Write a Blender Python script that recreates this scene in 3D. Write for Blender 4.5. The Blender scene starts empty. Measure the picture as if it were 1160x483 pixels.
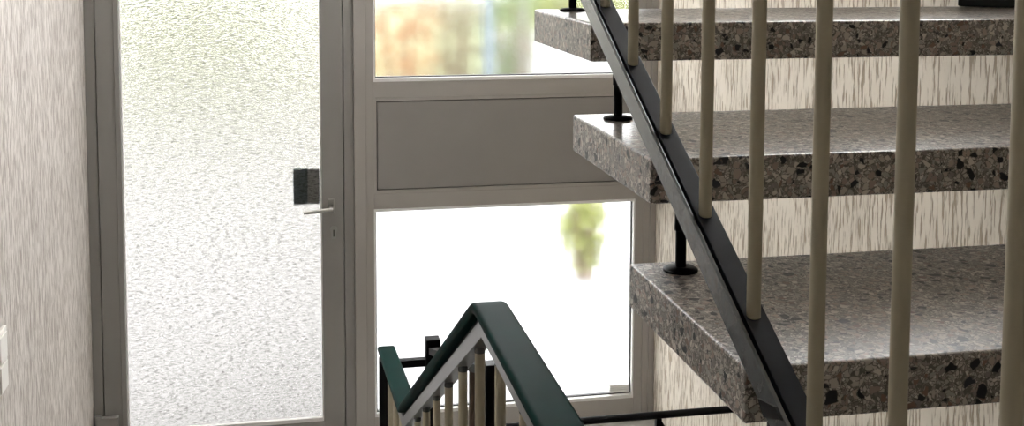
import bpy, bmesh, math, random
from mathutils import Vector, Matrix, noise
random.seed(7)
C = bpy.context.scene.collection
SKY, LAMP = 11.0, 20
OZ = 2.19            # the lens is 2.19 m above the entrance floor; heights below are given from the lens

# ------------------------------------------------------------------ materials
def new_mat(name):
    m = bpy.data.materials.new(name); m.use_nodes = True
    nt = m.node_tree; nt.nodes.clear()
    out = nt.nodes.new('ShaderNodeOutputMaterial')
    return m, nt, out

def N(nt, typ, **kw):
    n = nt.nodes.new(typ)
    for k, v in kw.items():
        if k.startswith('i_'):
            key = k[2:]
            n.inputs[int(key) if key.isdigit() else key.replace('_', ' ')].default_value = v
        else:
            setattr(n, k, v)
    return n

def ramp(nt, fac, stops, interp='LINEAR'):
    r = nt.nodes.new('ShaderNodeValToRGB'); r.color_ramp.interpolation = interp
    e = r.color_ramp.elements
    while len(e) > 1: e.remove(e[-1])
    e[0].position = stops[0][0]; e[0].color = (*stops[0][1], 1)
    for p, c in stops[1:]:
        x = e.new(p); x.color = (*c, 1)
    nt.links.new(fac, r.inputs['Fac'])
    return r

def mapping(nt, scale, coord='Object', loc=(0, 0, 0)):
    tc = nt.nodes.new('ShaderNodeTexCoord'); mp = nt.nodes.new('ShaderNodeMapping')
    mp.inputs['Scale'].default_value = scale; mp.inputs['Location'].default_value = loc
    nt.links.new(tc.outputs[coord], mp.inputs['Vector'])
    return mp.outputs['Vector']

def mix(nt, fac, a, b, mode='MIX'):
    m = nt.nodes.new('ShaderNodeMix'); m.data_type = 'RGBA'; m.blend_type = mode
    for s, v in ((0, fac), (6, a), (7, b)):
        if hasattr(v, 'is_linked'): nt.links.new(v, m.inputs[s])
        else: m.inputs[s].default_value = v if s == 0 else (*v, 1)
    return m.outputs[2]

def math_(nt, op, a, b=0.0):
    m = nt.nodes.new('ShaderNodeMath'); m.operation = op
    for i, v in enumerate((a, b)):
        if hasattr(v, 'is_linked'): nt.links.new(v, m.inputs[i])
        else: m.inputs[i].default_value = v
    return m.outputs[0]

def paint(name, col, rough=.45, metal=0.0, var=.06, nscale=30, bump=0.0, spec=.5, coat=0.0):
    m, nt, out = new_mat(name)
    p = N(nt, 'ShaderNodeBsdfPrincipled', i_Roughness=rough, i_Metallic=metal)
    p.inputs['Specular IOR Level'].default_value = spec
    p.inputs['Coat Weight'].default_value = coat
    v = mapping(nt, (nscale,) * 3)
    nz = N(nt, 'ShaderNodeTexNoise', i_Scale=1.0, i_Detail=4.0); nt.links.new(v, nz.inputs['Vector'])
    lo = tuple(c * (1 - var) for c in col); hi = tuple(min(1, c * (1 + var)) for c in col)
    r = ramp(nt, nz.outputs['Fac'], [(.3, lo), (.7, hi)])
    nt.links.new(r.outputs['Color'], p.inputs['Base Color'])
    if bump:
        b = N(nt, 'ShaderNodeBump', i_Strength=bump, i_Distance=.001)
        nz2 = N(nt, 'ShaderNodeTexNoise', i_Scale=6.0, i_Detail=3.0); nt.links.new(v, nz2.inputs['Vector'])
        nt.links.new(nz2.outputs['Fac'], b.inputs['Height']); nt.links.new(b.outputs['Normal'], p.inputs['Normal'])
    nt.links.new(p.outputs[0], out.inputs['Surface'])
    return m

def plaster(name, col, groove, axis, hs=75., vs=8., lo=.30, hi=.46, depth=.0035, fine=.35):
    """scratched render: broken vertical furrows with grime in them"""
    m, nt, out = new_mat(name)
    p = N(nt, 'ShaderNodeBsdfPrincipled', i_Roughness=.9); p.inputs['Specular IOR Level'].default_value = .2
    v = mapping(nt, (hs, hs, vs))
    # a slow wander so the furrows are not ruler straight
    w = N(nt, 'ShaderNodeTexNoise', i_Scale=.6, i_Detail=2.0); nt.links.new(v, w.inputs['Vector'])
    wa = N(nt, 'ShaderNodeVectorMath', operation='SCALE'); wa.inputs['Scale'].default_value = .8
    nt.links.new(w.outputs['Color'], wa.inputs[0])
    ad = N(nt, 'ShaderNodeVectorMath', operation='ADD'); nt.links.new(v, ad.inputs[0]); nt.links.new(wa.outputs[0], ad.inputs[1])
    n1 = N(nt, 'ShaderNodeTexNoise', i_Scale=1.0, i_Detail=3.0, i_Roughness=.55); nt.links.new(ad.outputs[0], n1.inputs['Vector'])
    v2 = mapping(nt, (hs * 3.2, hs * 3.2, vs * 6))
    n2 = N(nt, 'ShaderNodeTexNoise', i_Scale=1.0, i_Detail=2.0); nt.links.new(v2, n2.inputs['Vector'])
    v3 = mapping(nt, (3, 3, 2))
    n3 = N(nt, 'ShaderNodeTexNoise', i_Scale=1.0, i_Detail=2.0); nt.links.new(v3, n3.inputs['Vector'])
    h = ramp(nt, n1.outputs['Fac'], [(lo, (0, 0, 0)), (hi, (1, 1, 1))])
    hh = math_(nt, 'ADD', h.outputs['Color'], math_(nt, 'MULTIPLY', n2.outputs['Fac'], fine))
    b = N(nt, 'ShaderNodeBump', i_Strength=1.0, i_Distance=depth); nt.links.new(hh, b.inputs['Height'])
    base = mix(nt, h.outputs['Color'], groove, col)
    r3 = ramp(nt, n3.outputs['Fac'], [(.3, (.92, .92, .92)), (.7, (1, 1, 1))])
    base = mix(nt, 1.0, base, r3.outputs['Color'], 'MULTIPLY')
    nt.links.new(base, p.inputs['Base Color']); nt.links.new(b.outputs['Normal'], p.inputs['Normal'])
    nt.links.new(p.outputs[0], out.inputs['Surface'])
    return m

def terrazzo(name, tint=1.0, rough=.2, spec=.5):
    m, nt, out = new_mat(name)
    p = N(nt, 'ShaderNodeBsdfPrincipled', i_Roughness=rough); p.inputs['Specular IOR Level'].default_value = spec
    g = nt.nodes.new('ShaderNodeNewGeometry')
    dist = N(nt, 'ShaderNodeTexNoise', i_Scale=45.0, i_Detail=2.0); nt.links.new(g.outputs['Position'], dist.inputs['Vector'])
    ds = N(nt, 'ShaderNodeVectorMath', operation='SCALE'); ds.inputs['Scale'].default_value = .018
    nt.links.new(dist.outputs['Color'], ds.inputs[0])
    ad = N(nt, 'ShaderNodeVectorMath', operation='ADD'); nt.links.new(g.outputs['Position'], ad.inputs[0]); nt.links.new(ds.outputs[0], ad.inputs[1])
    T = lambda c: (c[0] * tint * 1.01, c[1] * tint, c[2] * tint * .98)
    def chips(scale, stops, edge):
        v = N(nt, 'ShaderNodeTexVoronoi', i_Scale=scale); nt.links.new(ad.outputs[0], v.inputs['Vector'])
        e = N(nt, 'ShaderNodeTexVoronoi', feature='DISTANCE_TO_EDGE', i_Scale=scale); nt.links.new(ad.outputs[0], e.inputs['Vector'])
        s = N(nt, 'ShaderNodeSeparateColor'); nt.links.new(v.outputs['Color'], s.inputs[0])
        r = ramp(nt, s.outputs[0], stops, 'CONSTANT')
        k = ramp(nt, e.outputs['Distance'], [(edge, (0, 0, 0)), (edge + .07, (1, 1, 1))])
        return r.outputs['Color'], k.outputs['Color'], s
    mortar = T((.125, .118, .11))
    small, ks, _ = chips(270, [(0, T((.36, .345, .32))), (.22, T((.19, .175, .165))), (.4, T((.47, .44, .41))), (.6, T((.27, .24, .225))),
                              (.78, T((.12, .11, .105))), (.88, T((.58, .56, .53)))], .05)
    mid, km, sm = chips(120, [(0, T((.45, .42, .385))), (.2, T((.31, .245, .215))), (.34, T((.58, .55, .51))), (.5, T((.22, .205, .195))),
                             (.62, T((.40, .33, .295))), (.74, T((.20, .135, .115))), (.82, T((.34, .335, .32))), (.91, (.022, .024, .03))], .06)
    big, kb, sb = chips(68, [(0, (.022, .024, .030)), (.5, (.022, .024, .030)), (.75, (.035, .038, .05))], .1)
    c = mix(nt, ks, mortar, small)
    on = ramp(nt, sm.outputs[1], [(0, (0, 0, 0)), (.42, (1, 1, 1))], 'CONSTANT')
    c = mix(nt, math_(nt, 'MULTIPLY', km, on.outputs['Color']), c, mid)
    on2 = ramp(nt, sb.outputs[1], [(0, (0, 0, 0)), (.90, (1, 1, 1))], 'CONSTANT')
    c = mix(nt, math_(nt, 'MULTIPLY', kb, on2.outputs['Color']), c, big)
    nt.links.new(c, p.inputs['Base Color'])
    nz = N(nt, 'ShaderNodeTexNoise', i_Scale=160.0, i_Detail=2.0); nt.links.new(g.outputs['Position'], nz.inputs['Vector'])
    rr = ramp(nt, nz.outputs['Fac'], [(.3, (rough * .8,) * 3), (.7, (rough * 1.2,) * 3)])
    nt.links.new(rr.outputs['Color'], p.inputs['Roughness'])
    sn = nt.nodes.new('ShaderNodeSeparateXYZ'); nt.links.new(g.outputs['True Normal'], sn.inputs[0])
    top = ramp(nt, sn.outputs[2], [(.4, (0, 0, 0)), (.9, (1, 1, 1))])          # the tread tops are polished, the sides only honed
    nt.links.new(math_(nt, 'ADD', math_(nt, 'MULTIPLY', top.outputs['Color'], spec - .35), .35), p.inputs['Specular IOR Level'])
    nt.links.new(math_(nt, 'MULTIPLY', top.outputs['Color'], .2), p.inputs['Coat Weight'])
    p.inputs['Coat Roughness'].default_value = .1
    b = N(nt, 'ShaderNodeBump', i_Strength=.25, i_Distance=.0006)
    nt.links.new(nz.outputs['Fac'], b.inputs['Height']); nt.links.new(b.outputs['Normal'], p.inputs['Normal'])
    nt.links.new(p.outputs[0], out.inputs['Surface'])
    return m

def glass_mat(name, kind):
    m, nt, out = new_mat(name)
    g = N(nt, 'ShaderNodeBsdfGlass', i_IOR=1.45)
    g.distribution = 'GGX'
    b = N(nt, 'ShaderNodeBump')
    if kind == 'hammered':           # woven, cloth-like cathedral glass of the door
        v = mapping(nt, (82, 82, 185))
        wn = N(nt, 'ShaderNodeTexNoise', i_Scale=.35, i_Detail=2.0); nt.links.new(v, wn.inputs['Vector'])
        sc = N(nt, 'ShaderNodeVectorMath', operation='SCALE'); sc.inputs['Scale'].default_value = 1.6; nt.links.new(wn.outputs['Color'], sc.inputs[0])
        ad = N(nt, 'ShaderNodeVectorMath', operation='ADD'); nt.links.new(v, ad.inputs[0]); nt.links.new(sc.outputs[0], ad.inputs[1])
        n1 = N(nt, 'ShaderNodeTexNoise', i_Scale=1.0, i_Detail=2.0, i_Roughness=.6); nt.links.new(ad.outputs[0], n1.inputs['Vector'])
        v2 = mapping(nt, (32, 32, 250))
        n2 = N(nt, 'ShaderNodeTexNoise', i_Scale=1.0, i_Detail=1.0); nt.links.new(v2, n2.inputs['Vector'])
        h = math_(nt, 'ADD', n1.outputs['Fac'], math_(nt, 'MULTIPLY', n2.outputs['Fac'], .6))
        # darker tint in the hollows: refracted contrast of the pattern put into the colour
        r = ramp(nt, h, [(.60, (.44, .435, .42)), (.76, (.645, .637, .62)), (1.0, (.71, .70, .69))])
        nt.links.new(r.outputs['Color'], g.inputs['Color'])
        nt.links.new(h, b.inputs['Height'])
        b.inputs['Strength'].default_value = .8; b.inputs['Distance'].default_value = .0028
        g.inputs['Roughness'].default_value = .20
    else:                            # drawn, vertically smeared obscure glass of the window
        v = mapping(nt, (22, 22, 1.4))
        n1 = N(nt, 'ShaderNodeTexNoise', i_Scale=1.0, i_Detail=2.0); nt.links.new(v, n1.inputs['Vector'])
        nt.links.new(n1.outputs['Fac'], b.inputs['Height'])
        b.inputs['Strength'].default_value = .15; b.inputs['Distance'].default_value = .004
        g.inputs['Color'].default_value = (.975, .975, .97, 1)
        g.inputs['Roughness'].default_value = .105
    nt.links.new(b.outputs['Normal'], g.inputs['Normal'])
    nt.links.new(g.outputs[0], out.inputs['Surface'])
    return m

def leaf_mat(name, a, bcol):
    m, nt, out = new_mat(name)
    oi = nt.nodes.new('ShaderNodeNewGeometry')
    r = ramp(nt, oi.outputs['Random Per Island'], [(0, a), (1, bcol)])
    d = N(nt, 'ShaderNodeBsdfDiffuse'); t = N(nt, 'ShaderNodeBsdfTranslucent'); mx = N(nt, 'ShaderNodeMixShader', i_Fac=.35)
    nt.links.new(r.outputs['Color'], d.inputs[0]); nt.links.new(r.outputs['Color'], t.inputs[0])
    nt.links.new(d.outputs[0], mx.inputs[1]); nt.links.new(t.outputs[0], mx.inputs[2])
    nt.links.new(mx.outputs[0], out.inputs['Surface'])
    return m

def lamp_mat(name, col, st):
    m, nt, out = new_mat(name)
    e = N(nt, 'ShaderNodeEmission', i_Strength=st); e.inputs[0].default_value = (*col, 1)
    nt.links.new(e.outputs[0], out.inputs['Surface'])
    return m

M = dict(
    wall_l=plaster('plaster_left', (.70, .655, .615), (.41, .365, .33), 'y', hs=130, vs=15, lo=.38, hi=.54, depth=.002),
    wall_r=plaster('plaster_right', (.78, .72, .62), (.42, .35, .265), 'y', hs=110, vs=12, lo=.40, hi=.48, depth=.003),
    wall_p=paint('plain_plaster', (.76, .73, .68), .9, var=.03, spec=.2),
    terrazzo=terrazzo('terrazzo', 1.22, .35, 1.0),
    steel=paint('dark_grey_painted_steel', (.07, .078, .082), .24, var=.15, nscale=60, bump=.15, spec=.8),
    steel_navy=paint('navy_painted_steel', (.009, .012, .019), .5, var=.15, nscale=60, bump=.1, spec=.25),
    bar=paint('grey_painted_steel', (.12, .125, .135), .28, var=.12, nscale=80, bump=.2, spec=.7),
    black=paint('black_painted_steel', (.007, .007, .008), .5, var=.1, spec=.12),
    rod=paint('cream_plastic_tube', (.44, .40, .295), .42, var=.05, nscale=12),
    brown=paint('brown_painted_steel', (.10, .065, .045), .5, var=.1),
    green=paint('dark_green_pvc', (.002, .026, .023), .5, var=.1, nscale=15, bump=.05, spec=.01),
    alu=paint('door_grey_lacquer', (.27, .261, .248), .45, var=.03, nscale=8),
    frame=paint('window_grey_lacquer', (.385, .366, .342), .5, var=.02, nscale=8),
    panel=paint('panel_grey_board', (.29, .278, .265), .55, var=.03, nscale=5),
    bead=paint('pale_glazing_bead', (.80, .80, .79), .5, var=.02),
    rubber=paint('black_rubber_gasket', (.012, .012, .012), .6),
    chrome=paint('brushed_steel', (.62, .61, .59), .28, metal=1.0, var=.05),
    plate=paint('grey_anodised_plate', (.33, .325, .31), .4, metal=.6),
    dark_plate=paint('dark_teal_plate', (.20, .27, .28), .5),
    white=paint('white_switch_plastic', (.80, .78, .73), .35, var=.02),
    slot=paint('brown_switch_gap', (.10, .07, .05), .6),
    boxm=paint('black_green_box_board', (.010, .015, .013), .55),
    floor=paint('pale_stone_floor', (.42, .41, .39), .4, var=.1, nscale=40),
    paving=paint('pale_concrete_paving', (.22, .22, .222), .9, var=.06, nscale=1.5),
    lawn=paint('lawn_green', (.085, .10, .035), .95, var=.35, nscale=3),
    garden=paint('white_garden_wall', (.29, .29, .285), .9, var=.03),
    postblue=paint('blue_grey_post', (.075, .105, .145), .6),
    bark=paint('bark', (.16, .11, .07), .9, var=.3),
    g_door=glass_mat('hammered_door_glass', 'hammered'),
    g_win=glass_mat('obscure_window_glass', 'drawn'),
    orange=leaf_mat('autumn_leaves', (.27, .125, .065), (.23, .15, .075)),
    pink=leaf_mat('dry_leaves', (0.181, 0.140, 0.099), (0.154, 0.145, 0.086)),
    leafg=leaf_mat('green_leaves', (.08, .14, .04), (.12, .16, .06)),
    leafy=leaf_mat('yellow_green_leaves', (.19, .22, .06), (.23, .24, .09)),
    silver=leaf_mat('silver_leaves', (0.204, 0.208, 0.172), (0.235, 0.235, 0.208)),
    lamp=lamp_mat('lamp_glow', (1, .93, .82), 3.0),
)

# ------------------------------------------------------------------ mesh helpers
def V(x, y, z): return Vector((x, y, z + OZ))

def box(bm, x0, x1, y0, y1, z0, z1):
    vs = [bm.verts.new(V(x, y, z)) for z in (z0, z1) for y in (y0, y1) for x in (x0, x1)]
    for f in ((0, 2, 3, 1), (4, 5, 7, 6), (0, 1, 5, 4), (2, 6, 7, 3), (0, 4, 6, 2), (1, 3, 7, 5)):
        bm.faces.new([vs[i] for i in f])

def prism(bm, pts, x0, x1):
    """closed outline of (y, z) points extruded along x"""
    a = [bm.verts.new(V(x0, y, z)) for y, z in pts]; b = [bm.verts.new(V(x1, y, z)) for y, z in pts]
    bm.faces.new(a); bm.faces.new(b[::-1]); n = len(pts)
    for i in range(n): bm.faces.new((a[i], b[i], b[(i + 1) % n], a[(i + 1) % n]))

def tube(bm, p, q, r, seg=24, r2=None, round_start=0):
    p, q = V(*p), V(*q); d = (q - p).normalized()
    a = d.orthogonal().normalized(); b = d.cross(a)
    r2 = r if r2 is None else r2
    rings = []
    def ring(c, rr):
        return [bm.verts.new(c + rr * (math.cos(t) * a + math.sin(t) * b)) for t in (2 * math.pi * i / seg for i in range(seg))]
    if round_start:
        for k in range(5):
            t = k / 5 * math.pi / 2
            rings.append(ring(p + d * round_start * (1 - math.sin(t)) , max(1e-4, r - round_start * (1 - math.cos(math.pi/2 - t)))) if False else ring(p + d * round_start * (1 - math.cos(t)), r - round_start * (1 - math.sin(t))))
    rings.append(ring(p + d * round_start, r)); rings.append(ring(q, r2))
    for u, w in zip(rings, rings[1:]):
        for i in range(seg): bm.faces.new((u[i], u[(i + 1) % seg], w[(i + 1) % seg], w[i]))
    bm.faces.new(rings[0][::-1]); bm.faces.new(rings[-1])

def lathe(bm, cx, cy, prof, seg=32):
    """profile of (r, z) about a vertical axis"""
    rings = [[bm.verts.new(V(cx + r * math.cos(2 * math.pi * i / seg), cy + r * math.sin(2 * math.pi * i / seg), z)) for i in range(seg)] for r, z in prof]
    for u, w in zip(rings, rings[1:]):
        for i in range(seg): bm.faces.new((u[i], u[(i + 1) % seg], w[(i + 1) % seg], w[i]))
    bm.faces.new(rings[0][::-1]); bm.faces.new(rings[-1])

def sweep(bm, path, prof, xc):
    """profile of (dx, dn) carried along a path of (y, z) points, mitred at the bends"""
    rings = []
    for i, (y, z) in enumerate(path):
        ns = []
        for a, b in ((i - 1, i), (i, i + 1)):
            if 0 <= a and b < len(path):
                d = Vector((path[b][0] - path[a][0], path[b][1] - path[a][1])).normalized()
                ns.append(Vector((-d.y, d.x)) if d.x > 0 else Vector((d.y, -d.x)))
        n = sum(ns, Vector((0, 0))).normalized(); k = 1 / max(.3, n.dot(ns[0]))
        rings.append([bm.verts.new(V(xc + px, y + n.x * pn * k, z + n.y * pn * k)) for px, pn in prof])
    m = len(prof)
    for u, w in zip(rings, rings[1:]):
        for i in range(m): bm.faces.new((u[i], u[(i + 1) % m], w[(i + 1) % m], w[i]))
    bm.faces.new(rings[0][::-1]); bm.faces.new(rings[-1])

def rrect(x0, x1, n0, n1, r, k=4):
    pts = []
    for cx, cn, a0 in ((x1 - r, n1 - r, 0), (x0 + r, n1 - r, 90), (x0 + r, n0 + r, 180), (x1 - r, n0 + r, 270)):
        for i in range(k + 1):
            t = math.radians(a0 + 90 * i / k); pts.append((cx + r * math.cos(t), cn + r * math.sin(t)))
    return pts

def bend(path, rad, k=5):
    """rounds the inner corners of a (y, z) path"""
    out = [path[0]]
    for a, b, c in zip(path, path[1:], path[2:]):
        a, b, c = Vector(a), Vector(b), Vector(c)
        p, q = b + (a - b).normalized() * rad, b + (c - b).normalized() * rad
        for i in range(k + 1):
            t = i / k; out.append(tuple((1 - t) ** 2 * p + 2 * t * (1 - t) * b + t * t * q))
    out.append(path[-1]); return out

BASE = {}
def world_loc(o):
    return BASE.get(o.name, Vector((0, 0, 0)))

def obj(name, bm, mat, parent=None, bevel=0, smooth=False, origin=None):
    bmesh.ops.recalc_face_normals(bm, faces=bm.faces[:])
    cs = [v.co for v in bm.verts]
    lo = Vector([min(c[i] for c in cs) for i in range(3)]); hi = Vector([max(c[i] for c in cs) for i in range(3)])
    base = origin if origin is not None else Vector(((lo.x + hi.x) / 2, (lo.y + hi.y) / 2, lo.z))
    for v in bm.verts: v.co -= base
    me = bpy.data.meshes.new(name); bm.to_mesh(me); bm.free()
    me.materials.append(mat)
    o = bpy.data.objects.new(name, me); C.objects.link(o)
    BASE[o.name] = base
    if parent is not None:
        o.parent = parent; o.location = base - world_loc(parent)
    else:
        o.location = base
    if smooth:
        for p in me.polygons: p.use_smooth = True
        try: me.set_sharp_from_angle(angle=math.radians(38))
        except Exception: pass
    if bevel:
        md = o.modifiers.new('bevel', 'BEVEL'); md.width = bevel; md.segments = 2; md.limit_method = 'ANGLE'; md.angle_limit = math.radians(40)
    return o

def tag(o, label, cat, group=None, kind=None):
    o['label'] = label; o['category'] = cat
    if group: o['group'] = group
    if kind: o['kind'] = kind
    return o

def thing(name, loc, label, cat, group=None, kind=None):
    o = bpy.data.objects.new(name, None); C.objects.link(o); o.empty_display_size = .05
    o.location = V(*loc); BASE[o.name] = V(*loc)
    return tag(o, label, cat, group, kind)

def B(*boxes):
    bm = bmesh.new()
    for b in boxes: box(bm, *b)
    return bm

def copy_tree(o, parent=None, shift=(0, 0, 0)):
    c = o.copy(); C.objects.link(c); c.parent = parent
    c.location = o.location + Vector(shift)
    for ch in list(o.children): copy_tree(ch, c)
    return c

# ------------------------------------------------------------------ the shell
D = 4.97                      # window and door front
XL, XR = -.806, 1.679         # left and right wall faces
ZF, ZL, ZB, ZC = -2.19, -1.51, -3.6, 2.9      # entrance floor, upper landing, basement, ceiling
YB = -2.3                     # wall behind the camera
def struct(name, bm, m, label, cat): return tag(obj(name, bm, m), label, cat, kind='structure')
struct('wall_left', B((XL - .2, XL, YB, D + .1, ZB, ZC)), M['wall_l'], 'scratched grey white plaster wall beside the frosted door', 'wall')
RW = (2.25, 4.75, .35, 2.05)      # unseen side window added to light the treads: y0, y1, z0, z1
struct('wall_right', B((XR, XR + .2, YB, D + .1, ZB, RW[2]), (XR, XR + .2, YB, D + .1, RW[3], ZC), (XR, XR + .2, YB, RW[0], RW[2], RW[3]),
                       (XR, XR + .2, RW[1], D + .1, RW[2], RW[3])), M['wall_r'], 'cream scratched plaster wall behind the stair treads', 'wall')
struct('wall_back', B((XL, XR, YB - .2, YB, ZB, ZC)), M['wall_p'], 'plain plaster wall closing the stairwell', 'wall')
struct('wall_front', B((XL, XR, D, D + .1, ZB, ZF - .005)), M['wall_p'], 'plain plaster wall below the window frame', 'wall')
struct('wall_top', B((XL, XR, D, D + .1, 2.5, ZC)), M['wall_p'], 'plain lintel strip above the window', 'wall')
struct('ceiling', B((XL, XR, YB, D + .1, ZC, ZC + .1)), M['wall_p'], 'plain pale stairwell ceiling', 'ceiling')
struct('floor_landing', B((XL, XR, YB, 0.0, ZL - .15, ZL), (XL, .40, 0.0, 1.79, ZL - .15, ZL)), M['floor'], 'pale landing floor above the entrance', 'floor')
struct('floor_entrance', B((XL, .42, 3.0, D, ZF - .15, ZF), (.42, XR, 3.88, D, ZF - .15, ZF)), M['floor'], 'pale entrance floor at the door', 'floor')
st = bmesh.new()
for k in range(3):
    box(st, XL, .40, 1.79 + .403 * k, 1.79 + .403 * (k + 1) + .01, ZF - .15, ZL - .17 * (k + 1))
struct('floor_steps', st, M['floor'], 'short flight of pale steps down to the entrance', 'steps')
struct('floor_basement', B((XL, XR, YB, D, ZB - .1, ZB)), M['floor'], 'dark basement floor under the stairs', 'floor')

# ------------------------------------------------------------------ the door
door = thing('door_1', (-.254, D, ZF), 'grey framed entrance door with a large hammered frosted pane', 'door', kind='structure')
DT = .16                      # top of the leaf
obj('door_frame', B((-.805, -.764, D + .004, D + .075, ZF, DT + .05), (.256, .2995, D + .004, D + .075, ZF, DT + .05),
                    (-.764, .256, D + .004, D + .075, DT + .004, DT + .05),
                    (-.770, -.744, D + .05, D + .075, ZF, DT + .02), (.236, .262, D + .05, D + .075, ZF, DT + .02)), M['alu'], door, .0015)
obj('door_leaf', B((-.7605, -.668, D, D + .05, ZF + .008, DT), (.160, .2525, D, D + .05, ZF + .008, DT),
                   (-.668, .160, D, D + .05, ZF + .008, -2.082), (-.668, .160, D, D + .05, DT - .10, DT),
                   (-.690, -.668, D - .003, D, -2.095, DT - .085)), M['alu'], door, .0015)
obj('glazing_bead', B((-.668, -.662, D + .006, D + .024, -2.082, DT - .1), (.154, .160, D + .006, D + .024, -2.082, DT - .1),
                      (-.662, .154, D + .004, D + .024, -2.082, -2.066), (-.662, .154, D + .006, D + .024, DT - .106, DT - .1)), M['bead'], door)
obj('glass_pane', B((-.667, .159, D + .026, D + .032, -2.081, DT - .101)), M['g_door'], door)
h = bmesh.new()
tube(h, (.196, D - .001, -1.122), (.196, D - .052, -1.122), .0095)
tube(h, (.204, D - .050, -1.122), (.080, D - .046, -1.134), .0090, r2=.0075)
lathe_c = obj('door_handle', h, M['chrome'], door, .002, True); lathe_c['label'] = 'brushed steel lever handle'
obj('rose_plate', B((.184, .212, D - .007, D, -1.150, -1.085)), M['plate'], door, .003)
k = bmesh.new()
tube(k, (.209, D, -1.222), (.209, D - .006, -1.222), .016); tube(k, (.209, D, -1.243), (.209, D - .006, -1.243), .010)
box(k, .199, .219, D - .005, D, -1.262, -1.225)
kp = obj('keyhole_plate', k, M['plate'], door, 0, True)
obj('keyhole', B((.2065, .2115, D - .0075, D - .004, -1.252, -1.222)), M['rubber'], kp)
obj('pull_plate', B((.038, .100, D + .052, D + .062, -1.118, -.958)), M['dark_plate'], door, .002)['label'] = 'dark plate seen through the pane'
obj('pull_grip', B((.100, .153, D + .050, D + .062, -1.118, -.958)), M['bead'], door, .004)
hg = bmesh.new()
box(hg, -.785, -.703, D - .030, D - .001, -2.07, -1.985); tube(hg, (-.785, D - .018, -2.08), (-.785, D - .018, -1.975), .014)
obj('hinge', hg, M['alu'], door, .002)

# ------------------------------------------------------------------ the stairwell window
win = thing('window_1', (.99, D, ZF), 'tall grey stairwell window with obscure panes and a blind panel', 'window', kind='structure')
XA, XB_ = .397, 1.572          # clear width between the beads
WT = 2.5
bars = [(ZF, -2.085), (-1.142, -1.074), (-.648, -.578), (.90, .98), (WT - .08, WT)]
fr = bmesh.new()
box(fr, .300, .352, D - .004, D + .07, ZF, WT); box(fr, .352, .385, D + .006, D + .07, ZF, WT)
box(fr, 1.584, 1.622, D + .006, D + .07, ZF, WT); box(fr, 1.622, 1.652, D, D + .07, ZF, WT); box(fr, 1.652, XR - .001, D - .008, D + .07, ZF, WT)
for z0, z1 in bars: box(fr, .385, 1.584, D + .006, D + .07, z0, z1)
obj('window_frame', fr, M['frame'], win, .002)
def glazing(z0, z1):
    """white bead, black gasket and pane of one opening"""
    bd = B((.385, XA - .004, D + .006, D + .05, z0, z1), (XB_ + .004, 1.584, D + .006, D + .05, z0, z1),
           (XA - .004, XB_ + .004, D + .006, D + .05, z0, z0 + .016), (XA - .004, XB_ + .004, D + .006, D + .05, z1 - .012, z1))
    obj('glazing_bead', bd, M['bead'], win, .0015)
    obj('gasket', B((XA - .004, XA, D + .028, D + .05, z0 + .016, z1 - .012), (XB_, XB_ + .004, D + .028, D + .05, z0 + .016, z1 - .012),
                    (XA, XB_, D + .028, D + .05, z0 + .016, z0 + .021)), M['rubber'], win)
    obj('glass_pane', B((XA - .003, XB_ + .003, D + .036, D + .044, z0 + .0165, z1 - .0125)), M['g_win'], win)
glazing(-2.085, -1.142); glazing(-.578, .90); glazing(.98, WT - .08)
obj('blind_panel', B((.4025, 1.5675, D + .010, D + .03, -1.055, -.667)), M['panel'], win, .002)
obj('panel_gap', B((.385, 1.584, D + .022, D + .05, -1.074, -.648)), M['rubber'], win)
obj('panel_bead', B((.385, .3985, D + .007, D + .03, -1.074, -.648), (1.5715, 1.584, D + .007, D + .03, -1.074, -.648),
                    (.3985, 1.5715, D + .007, D + .03, -1.074, -1.059), (.3985, 1.5715, D + .007, D + .03, -.663, -.648)), M['frame'], win, .001)
vt = bmesh.new()
for i in range(4): box(vt, 1.475, 1.570, D + .020 + .002 * (i % 2), D + .035, -2.061 + .0095 * i, -2.053 + .0095 * i)
obj('drip_vent', vt, M['bead'], win, .001)
sidew = thing('window_3', (XR + .1, 3.5, RW[2]), 'wide obscure window over the stair in the cream wall', 'window', kind='structure')  # out of view; added for the bright band along the tread tops
ym = (RW[0] + RW[1]) / 2
obj('window_frame', B((XR + .10, XR + .16, RW[0], RW[1], RW[2], RW[2] + .06), (XR + .10, XR + .16, RW[0], RW[1], RW[3] - .06, RW[3]),
                      (XR + .10, XR + .16, RW[0], RW[0] + .06, RW[2] + .06, RW[3] - .06), (XR + .10, XR + .16, RW[1] - .06, RW[1], RW[2] + .06, RW[3] - .06),
                      (XR + .10, XR + .16, ym - .03, ym + .03, RW[2] + .06, RW[3] - .06)), M['frame'], sidew, .002)
for y0, y1 in ((RW[0] + .06, ym - .03), (ym + .03, RW[1] - .06)):
    obj('glass_pane', B((XR + .126, XR + .134, y0 - .003, y1 + .003, RW[2] + .057, RW[3] - .057)), M['g_win'], sidew)
# fanlight over the door
fan = thing('window_2', (-.25, D, DT + .05), 'frosted fanlight over the entrance door', 'window', kind='structure')
obj('window_frame', B((-.805, -.74, D + .004, D + .07, DT + .05, WT), (.235, .2995, D + .004, D + .07, DT + .05, WT),
                      (-.74, .235, D + .004, D + .07, DT + .05, DT + .1), (-.74, .235, D + .004, D + .07, WT - .06, WT)), M['frame'], fan, .002)
obj('glass_pane', B((-.741, .236, D + .03, D + .036, DT + .099, WT - .059)), M['g_win'], fan)

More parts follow.
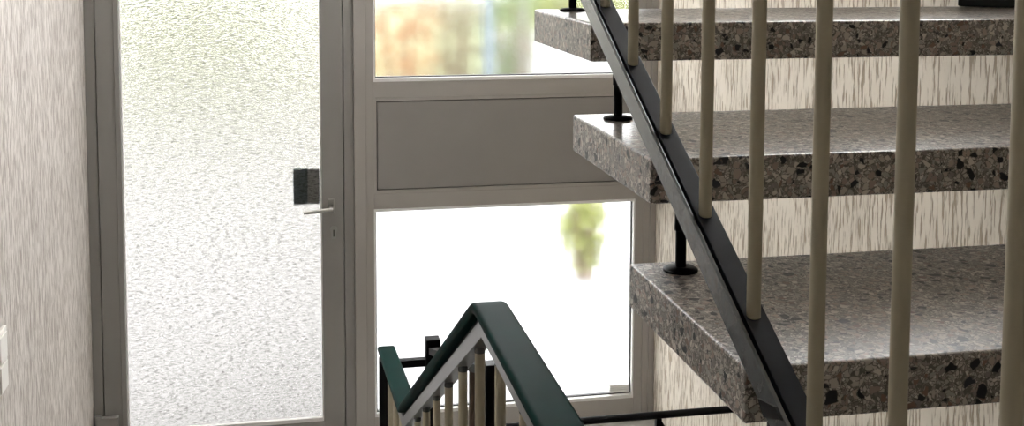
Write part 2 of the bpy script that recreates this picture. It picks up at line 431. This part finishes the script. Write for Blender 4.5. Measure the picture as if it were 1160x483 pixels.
# ------------------------------------------------------------------ the hanging terrazzo stair
XT, TH, DEP = .4952, .0641, .4307
YT = [1.1523, 1.4889, 1.8059]; ZT = [-.4594, -.2868, -.1194]
GO, RI = .3268, .17
T = {1: (YT[0], ZT[0]), 2: (YT[1], ZT[1]), 3: (YT[2], ZT[2])}
T[0] = (YT[0] - GO, ZT[0] - RI); T[4] = (YT[2] + GO, ZT[2] + RI); T[5] = (YT[2] + 2 * GO, ZT[2] + 2 * RI)
tread_label = {0: 'speckled terrazzo stair tread below all the others, under the lowest visible step',
               1: 'lowest and nearest of the three thick speckled terrazzo stair treads in view',
               2: 'middle one of the three thick speckled terrazzo stair treads, before the blind panel',
               3: 'upper one of the three thick speckled terrazzo treads, in front of the upper window pane',
               4: 'speckled terrazzo tread one step above the black block', 5: 'topmost speckled terrazzo tread, two steps above the black block'}
proto = None
for n in range(0, 6):
    y, z = T[n]
    if proto is None:
        proto = obj('stair_tread', B((XT, XR + .03, y, y + DEP, z - TH, z)), M['terrazzo'], None, .0035); t = proto; y0, z0 = y, z
    else:
        t = proto.copy(); C.objects.link(t); t.location = proto.location + Vector((0, y - y0, z - z0))
    tag(t, tread_label[n], 'stair tread', 'terrazzo stair treads')

def spacer(n, label):
    y, z = T[n]; top = T[n + 1][1] - TH
    px, py = .557, y + .3815 - (.017 if n == 2 else .02 if n == 3 else 0)
    r = thing('spacer_bolt', (px, py, z), label, 'bolt', 'steel bolts between treads')
    b = bmesh.new(); lathe(b, px, py, [(.025, z), (.025, z + .003), (.021, z + .0055), (.010, z + .0065)]); obj('base_disc', b, M['black'], r, 0, True)
    b = bmesh.new(); tube(b, (px, py, z + .006), (px, py, z + .062), .0078); obj('rod', b, M['black'], r, 0, True)
    b = bmesh.new(); tube(b, (px, py, z + .058), (px, py, top - .0005), .0094); obj('sleeve', b, M['black'], r, .0015, True)
spacer(1, 'black steel bolt with round foot standing on the lowest visible tread')
spacer(2, 'black steel bolt with round foot standing on the middle tread')
spacer(3, 'black steel bolt with round foot standing on the upper tread')
spacer(0, 'black steel bolt under the lowest visible tread')
spacer(4, 'black steel bolt above the black block, between the two topmost treads')

# ------------------------------------------------------------------ the railing of the rising flight
def nose(y): return -.4594 + .5203 * (y - 1.1523)
SL = .5203
Y0, Y1 = .20, 2.75
rail = thing('stair_railing', (.517, 1.15, nose(.2)), 'sloping dark steel stair rail carrying a row of round cream balusters', 'railing')
def sloped(x0, x1, a, b, ya=Y0, yb=Y1):
    bm = bmesh.new(); prism(bm, [(ya, nose(ya) + a), (yb, nose(yb) + a), (yb, nose(yb) + b), (ya, nose(ya) + b)], x0, x1); return bm
obj('bottom_rail', sloped(.5055, .533, .0015, .033), M['steel_navy'], rail, .0012)
sb = obj('side_strip', sloped(.4935, .4985, .0005, .0385), M['steel'], rail, .0008)
sb['label'] = 'grey flat steel strip along the outer side'
obj('web', sloped(.4985, .506, .001, .010), M['black'], rail)
jp = bmesh.new()
prism(jp, [(1.108, nose(1.108) + .007), (1.064, nose(1.064) + .038), (1.049, nose(1.049) + .038), (1.092, nose(1.092) + .001)], .4905, .4935)
obj('joint_strip', jp, M['black'], rail)
bal0 = None
for i in range(-6, 9):
    y = 1.645 - .154 * i
    if bal0 is None:
        bm = bmesh.new(); zb = nose(y) + .0295
        tube(bm, (.517, y, zb), (.517, y, nose(y) + .852), .0081, 28, round_start=.0022)
        bal0 = obj('baluster', bm, M['rod'], rail, 0, True); by = y
    else:
        b = bal0.copy(); C.objects.link(b); b.parent = rail
        b.location = bal0.location + Vector((0, y - by, nose(y) - nose(by)))
obj('upper_bar', sloped(.499, .535, .84, .862), M['steel'], rail, .001)
bm = bmesh.new(); sweep(bm, [(Y0, nose(Y0) + .862), (Y1, nose(Y1) + .862)], rrect(-.029, .029, 0, .02, .008), .517)
obj('handrail', bm, M['green'], rail, 0, True)

# ------------------------------------------------------------------ the railing of the landing and the short flight down
XC = .325
low = thing('landing_railing', (XC, 2.0, ZL), 'dark green capped handrail zigzagging down over cream balusters in front of the lower window', 'railing')
path = [(.15, -.583), (1.80, -.583), (3.052, -1.265), (3.715, -1.327)]
pb = [path[0]] + bend(path[:3], .03)[1:-1] + bend(path[1:], .008, 2)[1:]
bm = bmesh.new(); sweep(bm, pb, rrect(-.029, .029, -.006, .0125, .0075, 5), XC); obj('handrail_cap', bm, M['green'], low, 0, True)
bm = bmesh.new(); sweep(bm, path, [(.008, -.005), (-.008, -.005), (-.008, -.018), (.008, -.018)], XC); obj('web', bm, M['black'], low)
bm = bmesh.new(); sweep(bm, path, [(.0145, -.017), (-.0145, -.017), (-.0145, -.046), (.0145, -.046)], XC); obj('top_bar', bm, M['bar'], low, .001)
def railz(y):
    for (a, za), (b, zb) in zip(path, path[1:]):
        if a <= y <= b: return za + (zb - za) * (y - a) / (b - a)
bm = bmesh.new(); sweep(bm, path, [(.015, -.83), (-.015, -.83), (-.015, -.855), (.015, -.855)], XC); obj('bottom_bar', bm, M['steel'], low, .001)
b0 = None
for i in range(-8, 10):
    y = 1.885 + .187 * i
    if y < .2 or y > 3.62: continue
    if b0 is None:
        bm = bmesh.new(); tube(bm, (XC, y, railz(y) - .835), (XC, y, railz(y) - .052), .0088, 24); b0 = obj('baluster', bm, M['rod'], low, 0, True); by = y
        bm = bmesh.new(); tube(bm, (XC, y, railz(y) - .060), (XC, y, railz(y) - .034), .0093, 24); c0 = obj('collar', bm, M['steel'], low, .001, True)
    else:
        for src in (b0, c0):
            b = src.copy(); C.objects.link(b); b.parent = low; b.location = src.location + Vector((0, y - by, railz(y) - railz(by)))
obj('end_post', B((XC - .026, XC + .024, 3.655, 3.705, ZF + .001, -1.345)), M['black'], low, .002)

# ------------------------------------------------------------------ guard rail of the cellar stair
gd = thing('guard_railing', (.506, 3.92, ZF), 'black steel guard bars and square post behind the zigzag handrail', 'railing')
obj('newel_post', B((.481, .5315, 3.895, 3.945, ZF + .001, -1.368)), M['black'], gd, .003)
obj('link_bar', B((.352, .482, 3.905, 3.935, -1.466, -1.440)), M['black'], gd, .001)
bm = bmesh.new(); tube(bm, (.531, 3.92, -1.716), (XR, 3.92, -1.716), .0135); obj('cross_bar', bm, M['black'], gd, 0, True)
obj('bar_post', B((1.335, 1.357, 3.909, 3.931, ZF + .001, -1.727)), M['black'], gd, .001)
bm = bmesh.new(); tube(bm, (1.346, 3.92, -1.735), (1.62, 3.92, ZF + .02), .009); obj('brace', bm, M['black'], gd, 0, True)
cp = bmesh.new(); box(cp, .487, .525, 2.735, 2.775, ZB + .001, -1.035)
obj('stair_post', cp, M['black'], gd, .002)
bm = bmesh.new(); tube(bm, (.506, 3.05, ZB + .001), (.506, 3.05, -1.125), .011); obj('brown_post', bm, M['brown'], gd, 0, True)
bm = bmesh.new(); prism(bm, [(2.74, -1.045), (3.93, -1.405), (3.93, -1.43), (2.74, -1.07)], .49, .522); obj('sloping_bar', bm, M['black'], gd, .001)

# ------------------------------------------------------------------ small things
bm = bmesh.new()
plan = [(1.430, 2.232), (1.532, 2.147), (1.640, 2.057), (1.672, 2.095), (1.672, 2.232)]
a_ = [bm.verts.new(V(x, y, ZT[2] + .0006)) for x, y in plan]; b_ = [bm.verts.new(V(x, y, ZT[2] + .094)) for x, y in plan]
bm.faces.new(a_[::-1]); bm.faces.new(b_)
for i in range(5): bm.faces.new((a_[i], a_[(i + 1) % 5], b_[(i + 1) % 5], b_[i]))
tag(obj('black_block', bm, M['boxm'], None, .003), 'black block lying on the upper tread at the right edge of the view', 'block')
sw = thing('light_switch', (XL, 3.406, -1.268), 'white double rocker light switch on the left wall', 'switch')
obj('back_plate', B((XL, XL + .012, 3.350, 3.462, -1.268, -1.088)), M['white'], sw, .003)
for z0 in (-1.258, -1.173):
    rk = bmesh.new(); prism(rk, [(3.357, z0), (3.436, z0), (3.436, z0 + .076), (3.357, z0 + .076)], XL + .012, XL + .019)
    rb = obj('rocker', rk, M['white'], sw, .002)
    obj('gap', B((XL + .012, XL + .0135, 3.438, 3.444, z0 + .01, z0 + .066)), M['slot'], rb)

lp = thing('ceiling_light', (.44, 4.25, ZC - .06), 'long white ceiling light above the window', 'lamp')  # unseen lamp panel, added only to give a little fill
obj('lamp_frame', B((-.70, 1.58, 3.60, 3.63, ZC - .06, ZC - .001), (-.70, 1.58, 4.87, 4.90, ZC - .06, ZC - .001), (-.70, -.67, 3.63, 4.87, ZC - .06, ZC - .001),
                    (1.55, 1.58, 3.63, 4.87, ZC - .06, ZC - .001)), M['white'], lp, .003)
obj('lamp_back', B((-.67, 1.55, 3.63, 4.87, ZC - .012, ZC - .002)), M['white'], lp)
al = bpy.data.lights.new('ceiling_light_glow', 'AREA'); al.shape = 'RECTANGLE'; al.size = 2.2; al.size_y = 1.2; al.energy = LAMP; al.color = (1, .96, .91)
ao = bpy.data.objects.new('ceiling_light_glow', al); C.objects.link(ao); ao.location = V(.44, 4.25, ZC - .02)

# ------------------------------------------------------------------ outside
ZG = -2.35
struct('ground', B((-14, 16, D + .11, 17.0, ZG - .1, ZG)), M['paving'], 'pale concrete yard outside the window', 'ground')
tag(obj('ground_lawn', B((-30, 40, 17.0, 60, ZG - .1, ZG - .01)), M['lawn']), 'green lawn beyond the pale yard', 'lawn', kind='structure')
def shrub(name, x, y, rx, ry, h, m, label, cat, n=900, leaf=.07, trunk=.12, grp=None):
    r = thing(name, (x, y, ZG), label, cat, grp)
    bm = bmesh.new()
    for i in range(n):
        while True:
            p = Vector((random.uniform(-1, 1), random.uniform(-1, 1), random.uniform(-1, 1)))
            if .35 < p.length < 1: break
        c = Vector((p.x * rx, p.y * ry, p.z * (h - trunk) / 2 + (h + trunk) / 2))
        a = Vector((random.gauss(0, 1), random.gauss(0, 1), random.gauss(0, 1))).normalized(); b = a.orthogonal().normalized()
        l = leaf * random.uniform(.6, 1.3); q = V(x, y, ZG) + c; up = a.cross(b) * l * .2
        vs = [bm.verts.new(q + d) for d in (-a * l, b * l * .45 + up, a * l, -b * l * .45 + up)]
        bm.faces.new((vs[0], vs[1], vs[2])); bm.faces.new((vs[0], vs[2], vs[3]))
    obj('foliage', bm, m, r)
    bm = bmesh.new()
    for j in range(5):
        t = 2 * math.pi * j / 5
        tube(bm, (x + .03 * math.cos(t), y + .03 * math.sin(t), ZG + .001), (x + rx * .6 * math.cos(t), y + ry * .6 * math.sin(t), ZG + h * .75), .025, 8, r2=.008)
    obj('stem', bm, M['bark'], r)
    return r
shrub('autumn_shrub', 1.25, 12.4, .45, .40, 2.9, M['orange'], 'orange autumn shrub behind the upper pane beside the door', 'shrub', leaf=.06)
shrub('dry_shrub', 1.95, 13.0, .36, .36, 2.9, M['pink'], 'brownish green shrub between the orange shrub and the blue post', 'shrub', leaf=.06)
shrub('green_shrub', 2.66, 13.4, .36, .36, 3.0, M['leafg'], 'green shrub right of the blue grey post', 'shrub', leaf=.06)
shrub('silver_shrub', 2.72, 12.8, .10, .10, 1.95, M['silver'], 'narrow silvery column shrub in front of the white garden wall', 'shrub', n=500, leaf=.04)
shrub('low_shrub', 2.10, 7.8, .17, .15, .74, M['leafy'], 'low yellow green plant in the yard behind the lower pane', 'shrub', n=350, leaf=.05, trunk=.02)
shrub('leafy_tree', 5.4, 20, 1.9, 1.2, 4.2, M['leafy'], 'yellow green tree crown over the white garden wall', 'tree', n=2200, leaf=.13, trunk=.4)
shrub('garden_tree', -1.5, 24, 3.5, 2.0, 4.2, M['leafy'], 'yellow green tree seen hazily through the door pane', 'tree', n=2200, leaf=.16, trunk=1.0)
bm = bmesh.new(); tube(bm, (2.26, 12.6, ZG + .001), (2.26, 12.6, ZG + 3.1), .05, 20); lathe(bm, 2.26, 12.6, [(.065, ZG + 3.1), (.085, ZG + 3.13), (.02, ZG + 3.17)])
tag(obj('garden_post', bm, M['postblue'], None, 0, True), 'blue grey post standing in the yard', 'post')
gw = thing('garden_wall', (5.6, 16, ZG), 'low white garden wall behind the yard', 'wall')
obj('wall_body', B((2.9, 8.6, 15.9, 16.15, ZG + .001, ZG + 1.10)), M['garden'], gw)
obj('wall_coping', B((2.87, 8.63, 15.87, 16.18, ZG + 1.10, ZG + 1.16)), M['garden'], gw, .01)

# ------------------------------------------------------------------ light and camera
w = bpy.data.worlds.new('sky'); bpy.context.scene.world = w; w.use_nodes = True
nt = w.node_tree; nt.nodes.clear()
o = nt.nodes.new('ShaderNodeOutputWorld'); bg = nt.nodes.new('ShaderNodeBackground')
bg.inputs[0].default_value = (.975, .98, .995, 1); bg.inputs[1].default_value = SKY
nt.links.new(bg.outputs[0], o.inputs[0])

cam = bpy.data.cameras.new('camera'); co = bpy.data.objects.new('camera', cam); C.objects.link(co)
r = Vector((0.98039184, -0.19702932, 0.00336082)); up = Vector((0.01230792, 0.07824647, 0.99685807)); fw = Vector((0.19667324, 0.97727015, -0.07913722))
co.matrix_world = Matrix(((r.x, up.x, -fw.x, 0), (r.y, up.y, -fw.y, 0), (r.z, up.z, -fw.z, OZ), (0, 0, 0, 1)))
cam.sensor_width = 36; cam.sensor_fit = 'HORIZONTAL'; cam.lens = 1295.677 / 1160 * 36
cam.shift_y = -(241.5 - 45.787) / 1160; cam.clip_start = .02
sc = bpy.context.scene; sc.camera = co
sc.view_settings.view_transform = 'Standard'; sc.view_settings.look = 'None'
sc.view_settings.exposure = 0; sc.view_settings.gamma = 1; sc.view_settings.use_curve_mapping = False
sc.cycles.max_bounces = 14; sc.cycles.diffuse_bounces = 6; sc.cycles.transmission_bounces = 10; sc.cycles.glossy_bounces = 6
sc.cycles.use_denoising = True
